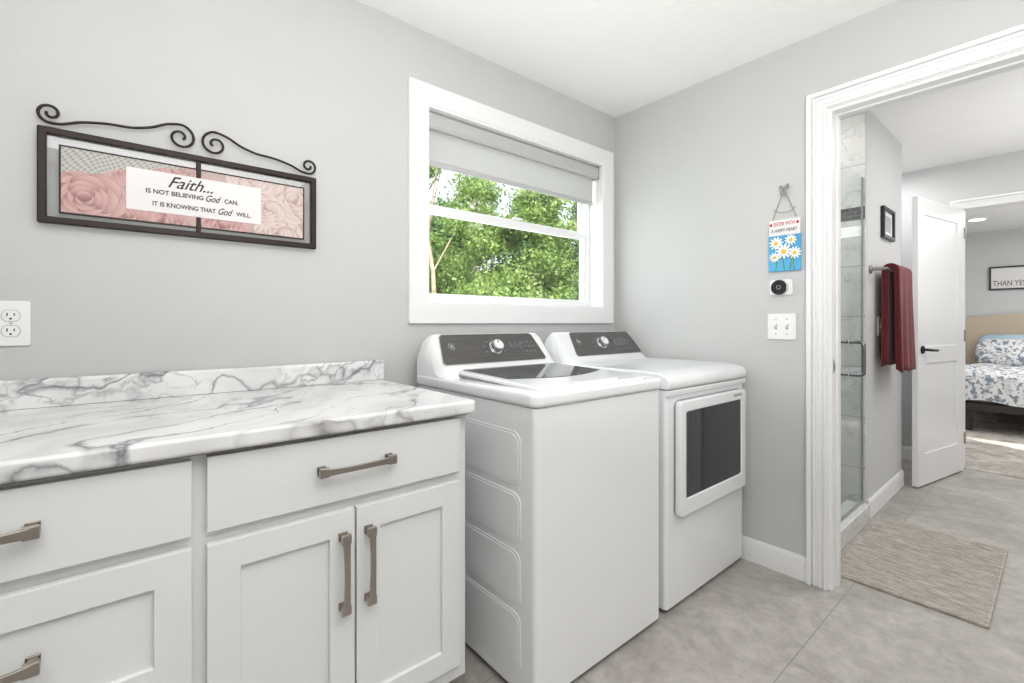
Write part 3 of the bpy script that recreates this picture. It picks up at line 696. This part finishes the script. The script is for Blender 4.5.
# ---------------------------------------------------------------- bath rug (ribs across)
rx0, rx1, ry0, ry1 = 1.105, 1.618, 0.160, 1.080
bm = bmesh.new(); NR = 64; NS = 60
for r_i in range(NR):
    ya_ = ry0+(ry1-ry0)*r_i/NR; yb_ = ya_+(ry1-ry0)/NR; ym = (ya_+yb_)/2; hh = 0.0118
    prev = None
    for i in range(NS+1):
        x = rx0+(rx1-rx0)*i/NS; zz_ = hh+0.0005*math.sin(i*2.6+r_i*1.7)
        row = [bm.verts.new((x, y, z)) for y, z in ((ya_+0.0012,0.006), (ya_+0.0038,zz_*0.93), (ym,zz_), (yb_-0.0038,zz_*0.93), (yb_-0.0012,0.006))]
        if prev:
            for j in range(4): bm.faces.new((prev[j], prev[j+1], row[j+1], row[j]))
        prev = row
rug = empty('bath_rug', ((rx0+rx1)/2, (ry0+ry1)/2, 0))
finish('ribs', bm, M_rug, rug, smooth=True)
box('backing', (rx0+0.001,ry0+0.001,0.0005), (rx1-0.001,ry1-0.001,0.007), M_rugd, rug)
bm = bmesh.new()
for s, x0_ in ((-1, rx0), (1, rx1)):
    bmesh.ops.create_cube(bm, size=1.0, matrix=Matrix.Translation((x0_-s*0.004,(ry0+ry1)/2,0.0065)) @ Matrix.Diagonal((0.010,ry1-ry0,0.012,1)))
for s, y0_ in ((-1, ry0), (1, ry1)):
    bmesh.ops.create_cube(bm, size=1.0, matrix=Matrix.Translation(((rx0+rx1)/2,y0_-s*0.004,0.0068)) @ Matrix.Diagonal((rx1-rx0-0.012,0.010,0.0125,1)))
finish('hem', bm, M_rug, rug, bevel=0.003)

# ---------------------------------------------------------------- shower
e = empty('shower_glass_door', (1.05,0.56,1.0))
box('pane', (1.031,0.125,0.115), (1.039,0.992,2.02), M_shglass, e)
box('edge_seal', (1.030,0.986,0.11), (1.040,0.9935,2.02), M_grayplast, e, bevel=0.001)
box('bottom_sweep', (1.031,0.125,0.1015), (1.039,0.985,0.116), M_grayplast, e)
hy = 0.725
for s, nm in ((1, 'out'), (-1, 'in')):
    xb = 1.035+s*0.004; xo = 1.035+s*0.068
    tube('handle_'+nm, catmull([(xb,hy,1.055), (xo-s*0.02,hy,1.055), (xo-s*0.004,hy,1.048), (xo,hy,1.03), (xo,hy,0.90), (xo-s*0.004,hy,0.882), (xo-s*0.02,hy,0.875), (xb,hy,0.875)], 5), 0.0095, M_dchrome, e)
box('shower_curb', (0.96,0.125,0.0), (1.072,0.992,0.10), M_shtile, None, bevel=0.004)

# ---------------------------------------------------------------- bathroom wall items
e = empty('framed_picture', (1.06,1.48,1.81))
a0, a1, b0, b1 = 1.335, 1.625, 1.705, 1.905
box('backing', (1.051,a0+0.01,b0+0.01), (1.058,a1-0.01,b1-0.01), M_cream, e)
ring('frame', rc(a0,b0,a1,b1), rc(a0+.022,b0+.022,a1-.022,b1-.022), 1.051, 1.072, M_black, e, bevel=0.002)
box('photo', (1.058,a0+0.06,b0+0.05), (1.060,a1-0.06,b1-0.05), M_grayplast, e)
e = empty('towel_bar', (1.1,1.4,1.49))
TB = 1.482
tube('bar', [(1.125,1.07,TB), (1.125,1.66,TB)], 0.009, M_nickel, e)
for i, y in enumerate((1.085, 1.645)):
    tube('post_%d'%i, [(1.052,y,TB), (1.126,y,TB)], 0.010, M_nickel, e); cyl('rose_%d'%i, (1.056,y,TB), (1,0,0), 0.026, 0.010, M_nickel, e, bevel=0.003)
e = empty('hand_towel', (1.13,1.36,1.18))
def drape(nm, y0, y1, xo, xi, zb, ph, amp=0.012):
    bm = bmesh.new(); NJ = 36; rows = []
    path = []
    rr_ = (xo-1.125)
    for i in range(14): path.append((1, zb+(TB-zb)*i/13))
    for i in range(1, 8): path.append((math.cos(math.pi*i/8), TB+rr_*math.sin(math.pi*i/8)))
    for i in range(12): path.append((-1, TB-(TB-0.03-zb)*i/11))
    for j in range(NJ+1):
        t = j/NJ; row = []
        for (c, z) in path:
            drop = max(0, (TB-z))/(TB-zb)
            fold = math.sin(t*math.pi*5.0+ph)*amp*(0.1+drop)+math.sin(t*math.pi*11+ph*2)*0.003*drop
            if c >= 0: x = 1.125+c*(xo-1.125+0.010*drop)+fold*max(0, c)
            else: x = 1.125+c*(1.125-xi)+fold*0.2
            yy_ = y0+(y1-y0)*t+(0.5-t)*0.04*(1-drop)
            row.append(bm.verts.new((x, yy_, z+0.006*math.sin(t*7)*drop)))
        rows.append(row)
    for j in range(NJ):
        for i in range(len(path)-1): bm.faces.new((rows[j][i], rows[j][i+1], rows[j+1][i+1], rows[j+1][i]))
    o = finish(nm, bm, M_towel, e, smooth=True)
    s = o.modifiers.new('sol', 'SOLIDIFY'); s.thickness = 0.008; s.offset = 0
drape('towel_outer', 1.185, 1.60, 1.162, 1.086, 0.865, 0.4, 0.010)
drape('towel_layer', 1.19, 1.59, 1.152, 1.098, 0.872, 0.4, 0.008)
drape('towel_layer_in', 1.195, 1.58, 1.1425, 1.1085, 0.88, 0.4, 0.004)
e = empty('light_switch', (1.052,1.28,1.14))
box('plate', (1.051,1.255,1.08), (1.057,1.325,1.20), M_plast, e, bevel=0.002)
box('toggle', (1.057,1.285,1.13), (1.066,1.295,1.150), M_plast, e, bevel=0.001)

# ---------------------------------------------------------------- open bathroom door
H = Vector((1.279,2.69,0)); F = Vector((1.128,1.90,0))
ax = (H-F); Wd = ax.length; ax.normalize(); nn = Vector((ax.y,-ax.x,0))
MD = Matrix(((ax.x,nn.x,0,F.x), (ax.y,nn.y,0,F.y), (0,0,1,0.012), (0,0,0,1)))
e = empty('door_1', (1.21,2.3,1.0)); HD = 2.035; T = 0.0175; st = 0.115
for nm, a, b in (('stile_free', (0,-T,0), (st,T,HD)), ('stile_hinge', (Wd-st,-T,0), (Wd,T,HD)), ('rail_bottom', (st,-T,0), (Wd-st,T,0.22)),
                 ('rail_lock', (st,-T,0.86), (Wd-st,T,0.98)), ('rail_top', (st,-T,HD-0.12), (Wd-st,T,HD))):
    box(nm, a, b, M_trim, e, bevel=0.002, M=MD)
box('panel_low', (st-0.01,-T+0.009,0.2), (Wd-st+0.01,T-0.009,0.88), M_trim, e, M=MD)
box('panel_high', (st-0.01,-T+0.009,0.96), (Wd-st+0.01,T-0.009,HD-0.1), M_trim, e, M=MD)
for s in (1, -1):
    prism('rose_%d'%s, [(0.065+0.028*math.cos(t*math.pi/16), s*T, 0.96+0.028*math.sin(t*math.pi/16)) for t in range(32)], (0,s*0.009,0), M_iron, e, M=MD, bevel=0.002, angle=60)
    tube('lever_%d'%s, [MD @ Vector(p) for p in ((0.065,s*T,0.96), (0.065,s*(T+0.045),0.96), (0.085,s*(T+0.052),0.958), (0.17,s*(T+0.050),0.954))], 0.009, M_iron, e)
for i, z in enumerate((0.25, 1.05, 1.85)):
    box('hinge_%d'%i, (Wd-0.002,T-0.004,z-0.045), (Wd+0.012,T+0.010,z+0.045), M_nickel, e, M=MD, bevel=0.002)

# ---------------------------------------------------------------- bedroom
e = empty('upholstered_bed', (1.75,5.7,0.5))
hb = [(0.82,0.25)]
for i in range(21):
    t = i/20; hb.append((0.82+1.76*t, 1.24+0.05*math.sin(math.pi*t)-(0.02 if t in (0,1) else 0)))
hb.append((2.58,0.25))
prism('headboard', [(x,6.78,z) for x, z in hb], (0,0.09,0), M_head, e, bevel=0.025, segs=3, angle=30)
box('side_rail_l', (0.90,4.631,0.23), (0.949,6.78,0.31), M_bedfr, e, bevel=0.005); box('side_rail_r', (2.451,4.631,0.23), (2.50,6.78,0.31), M_bedfr, e, bevel=0.005)
box('foot_rail', (0.90,4.58,0.23), (2.50,4.63,0.31), M_bedfr, e, bevel=0.005)
box('slats', (0.95,4.631,0.27), (2.45,6.78,0.309), M_bedfr, e)
for i, (x, y) in enumerate(((1.13,4.66), (2.30,4.66), (1.0,6.6), (2.4,6.6))):
    prism('leg_%d'%i, [(x-.03,y-.03,0.0), (x+.03,y-.03,0.0), (x+.03,y+.03,0.0), (x-.03,y+.03,0.0)], (0,0,0.25), M_bedfr, e, bevel=0.003)
box('mattress', (0.93,4.64,0.31), (2.47,6.76,0.58), M_sheet, e, bevel=0.05, segs=4)
bm = bmesh.new(); NX, NY = 50, 60; g = []
for i in range(NX+1):
    row = []
    for j in range(NY+1):
        u = i/NX; v_ = j/NY; x = 0.86+1.68*u; y = 4.56+1.55*v_
        ed = min(u*1.68, (1-u)*1.68, v_*1.55); f = min(1, ed/0.11)
        z = 0.33+0.30*math.sqrt(max(0, 1-(1-f)**2))+0.012*math.sin(x*13+y*5)+0.010*math.sin(y*17-x*6)
        row.append(bm.verts.new((x, y, z)))
    g.append(row)
for i in range(NX):
    for j in range(NY): bm.faces.new((g[i][j], g[i+1][j], g[i+1][j+1], g[i][j+1]))
finish('duvet', bm, M_floral, e, smooth=True)
def pillow(nm, c, wx, h, th, tilt, mat):
    bm = bmesh.new(); bmesh.ops.create_uvsphere(bm, u_segments=32, v_segments=20, radius=1)
    for v in bm.verts:
        x, y, z = v.co
        ex = 0.45; sx = math.copysign(abs(x)**ex, x); sz = math.copysign(abs(z)**ex, z)
        k_ = max(abs(x), abs(z)); v.co = Vector((sx*wx/2, y*th/2*(1-0.25*k_), sz*h/2))
    finish(nm, bm, mat, e, smooth=True, M=Matrix.Translation(c) @ Matrix.Rotation(tilt, 4, 'X'))
pillow('pillow_l', (1.36,6.42,0.78), 0.66, 0.40, 0.20, -0.65, M_floral)
pillow('pillow_r', (2.08,6.42,0.78), 0.66, 0.40, 0.20, -0.65, M_floral)
pillow('pillow_back', (1.36,6.60,0.80), 0.66, 0.44, 0.16, -0.35, M_bluepil)
e = empty('wall_quote_sign', (1.45,6.88,1.77))
sx0, sx1, sz0, sz1 = 1.125, 1.78, 1.615, 1.935
box('board', (sx0+.005,6.88,sz0+.005), (sx1-.005,6.895,sz1-.005), M_cream, e)
ring('frame', rc(sx0,sz0,sx1,sz1), rc(sx0+.02,sz0+.02,sx1-.02,sz1-.02), 6.865, 6.897, M_bedfr, e, axis='y', bevel=0.002)
text('words', 'THAN YESTERDAY', 0.105, WB(((sx0+sx1)/2-0.01,6.878,1.70)), M_text, e, width=0.56)
e = empty('recessed_ceiling_light', (1.11,5.7,2.43))
cyl('trim_ring', (1.108,5.70,2.434), (0,0,1), 0.10, 0.010, M_trim, e); cyl('lamp_disc', (1.108,5.70,2.428), (0,0,1), 0.072, 0.004, M_glow, e)

# ---------------------------------------------------------------- outside
box('lawn_ground', (-40,-25,-0.62), (-0.3,40,-0.6), M_grass)
def leaves(bmv, C, R, n, s):
    p = np.array(C)+np.random.normal(size=(n,3))*R*np.array([0.55,0.55,0.42])
    a = np.random.normal(size=(n,3)); a /= np.linalg.norm(a, axis=1)[:,None]
    b = np.cross(a, np.random.normal(size=(n,3))); b /= np.linalg.norm(b, axis=1)[:,None]
    sz = (s*(0.6+0.8*np.random.rand(n)))[:,None]
    q = np.stack([p-a*sz, p-b*sz*0.5, p+a*sz, p+b*sz*0.5], axis=1)
    bmv.append(q.reshape(-1,3))
def leafmesh(nm, arrs, mat, parent):
    V = np.concatenate(arrs); n = len(V)//4
    me = bpy.data.meshes.new(nm); me.vertices.add(len(V)); me.vertices.foreach_set('co', V.astype(np.float32).ravel())
    me.loops.add(n*4); me.loops.foreach_set('vertex_index', np.arange(n*4, dtype=np.int32))
    me.polygons.add(n); me.polygons.foreach_set('loop_start', np.arange(0, n*4, 4, dtype=np.int32))
    me.update(calc_edges=True); me.validate(); me.materials.append(mat)
    o = bpy.data.objects.new(nm, me); COL.objects.link(o); par(o, parent)
def tree(x, y, h, spread, nb, mat, ls=0.06, trunk=0.07, low=0.25, per=620):
    e = empty('tree', (x, y, -0.6)); g0 = -0.6
    n = 9; pts = [(x+0.12*math.sin(i*0.9+x), y+0.12*math.cos(i*1.1+y)-0.12, g0+h*0.95*i/n) for i in range(n+1)]
    tube('trunk', pts, trunk, M_bark, e, taper=[1-0.8*i/n for i in range(n+1)])
    arr = []
    for b in range(nb):
        t = low+(1-low)*random.random(); a = random.uniform(0, 6.28)
        rr = spread*(0.15+0.85*random.random())*math.sin(math.pi*min(0.95, 0.25+0.72*(t-low)/(1-low)))
        c = (x+rr*math.cos(a), y+rr*math.sin(a), g0+h*t)
        i = min(n, int(t*0.8*n))
        if b % 4 == 0: tube('branch_%d'%b, [pts[i], tuple((Vector(pts[i])*0.5+Vector(c)*0.5)+Vector((0,0,0.05))), c], trunk*0.28, M_bark, e, taper=[1,0.7,0.3])
        leaves(arr, c, random.uniform(0.22,0.50)*spread*0.55, per, ls)
    leafmesh('foliage', arr, mat, e)
camp = Vector((1.803,-2.348,0)); Fw = Vector((-0.7667,0.642,0)); Rt = Vector((0.642,0.7667,0))
for t, u, h, sp, nb, mt, tr, lo, ls, per in (
      (8.9,-0.165,6.5,1.2,18,M_leaf,0.065,0.50,0.040,360),
      (11.5,-0.33,7.5,1.8,66,M_leafd,0.09,0.2,0.050,420), (11.8,-0.07,5.3,1.6,66,M_leaf,0.08,0.15,0.050,420), (11.0,0.06,4.9,1.5,66,M_leaf,0.07,0.15,0.048,420),
      (12.5,0.18,5.4,1.9,76,M_leafd,0.09,0.12,0.050,420), (13,0.33,7.0,2.0,66,M_leafd,0.09,0.12,0.055,420),
      (16,-0.14,5.7,2.2,80,M_leafd,0.1,0.1,0.07,420), (16,0.04,6.0,2.3,84,M_leafd,0.1,0.1,0.07,420), (17,0.22,7.0,2.6,90,M_leaf,0.1,0.1,0.07,420)):
    p = camp+Fw*t+Rt*(t*u); tree(p.x, p.y, h, sp, nb, mt, ls, tr, lo, per)
for t, u, r_ in ((6.3,-0.24,0.8), (6.2,-0.10,0.75), (6.4,0.05,0.8), (6.5,0.2,0.85)):
    p = camp+Fw*t+Rt*(t*u); e = empty('shrub', (p.x, p.y, -0.6)); arr = []
    tube('stems', [(p.x,p.y,-0.6), (p.x,p.y,1.2)], 0.03, M_bark, e)
    for b in range(22):
        z = -0.5+random.random()*2.05
        leaves(arr, (p.x+random.uniform(-.55,.55)*r_*(1-0.25*z), p.y+random.uniform(-.55,.55)*r_*(1-0.25*z), z), 0.36*r_, 400, 0.034)
    leafmesh('foliage', arr, M_leaf if int(t*10) % 2 == 0 else M_leafd, e)

# ---------------------------------------------------------------- lights
w = bpy.data.worlds.new('World'); sc.world = w; w.use_nodes = True
bg = w.node_tree.nodes['Background']; bg.inputs['Color'].default_value = (0.84,0.92,1.0,1); bg.inputs['Strength'].default_value = 1.7
s = bpy.data.lights.new('sun', 'SUN'); s.energy = 8.5; s.angle = 0.02; s.color = (1,0.97,0.90)
so = bpy.data.objects.new('sun', s); COL.objects.link(so); so.rotation_euler = Vector((-0.65,0.35,-0.65)).to_track_quat('-Z','Y').to_euler()
def area(nm, loc, d, size, energy, col=(1,0.998,0.995), sy=None):
    l = bpy.data.lights.new(nm, 'AREA'); l.energy = energy; l.color = col; l.size = size
    if sy: l.shape = 'RECTANGLE'; l.size_y = sy
    o = bpy.data.objects.new(nm, l); COL.objects.link(o); o.location = loc; o.rotation_euler = Vector(d).to_track_quat('-Z','Y').to_euler()
    return o
area('laundry_fill', (2.1,-2.2,2.42), (0,0,-1), 1.6, 21, sy=2.2)  # soft area light added under the ceiling, no fixture modelled
area('ceiling_uplight_fill', (2.1,-2.2,1.4), (-0.22,0.35,1), 0.9, 50)  # unseen upward light added to brighten the ceiling
area('window_daylight', (-0.2,-0.73,1.6), (1,0,-0.1), 1.0, 8, (0.95,0.98,1))
area('bathroom_fill', (2.3,1.3,2.40), (0,0,-1), 1.2, 20)  # added ambient light for the bathroom, source not visible
area('bathroom_bounce', (2.5,1.6,1.4), (-0.2,0.1,1), 0.7, 11)
area('shower_fill', (0.55,0.55,2.40), (0.2,0.2,-1), 0.5, 8)  # unseen light added to lift the dark shower
area('hall_fill', (0.75,2.3,2.40), (0,0,-1), 0.4, 7)  # fill light added to brighten the recess beside the open door
area('bedroom_fill', (2.2,4.8,2.40), (0,0,-1), 1.8, 40)  # broad unseen light added for the bedroom, apart from the recessed one
area('bedroom_bounce', (3.2,4.4,1.2), (-0.3,0.2,1), 1.0, 18)

# ---------------------------------------------------------------- camera
cam = bpy.data.cameras.new('camera'); co = bpy.data.objects.new('camera', cam); COL.objects.link(co)
cam.sensor_width = 36; cam.lens = 463/1024*36; cam.shift_y = -18.5/1024
co.location = (1.803,-2.348,1.16)
co.rotation_euler = (math.pi/2, 0, math.radians(50.06)); cam.clip_start = 0.02
sc.camera = co
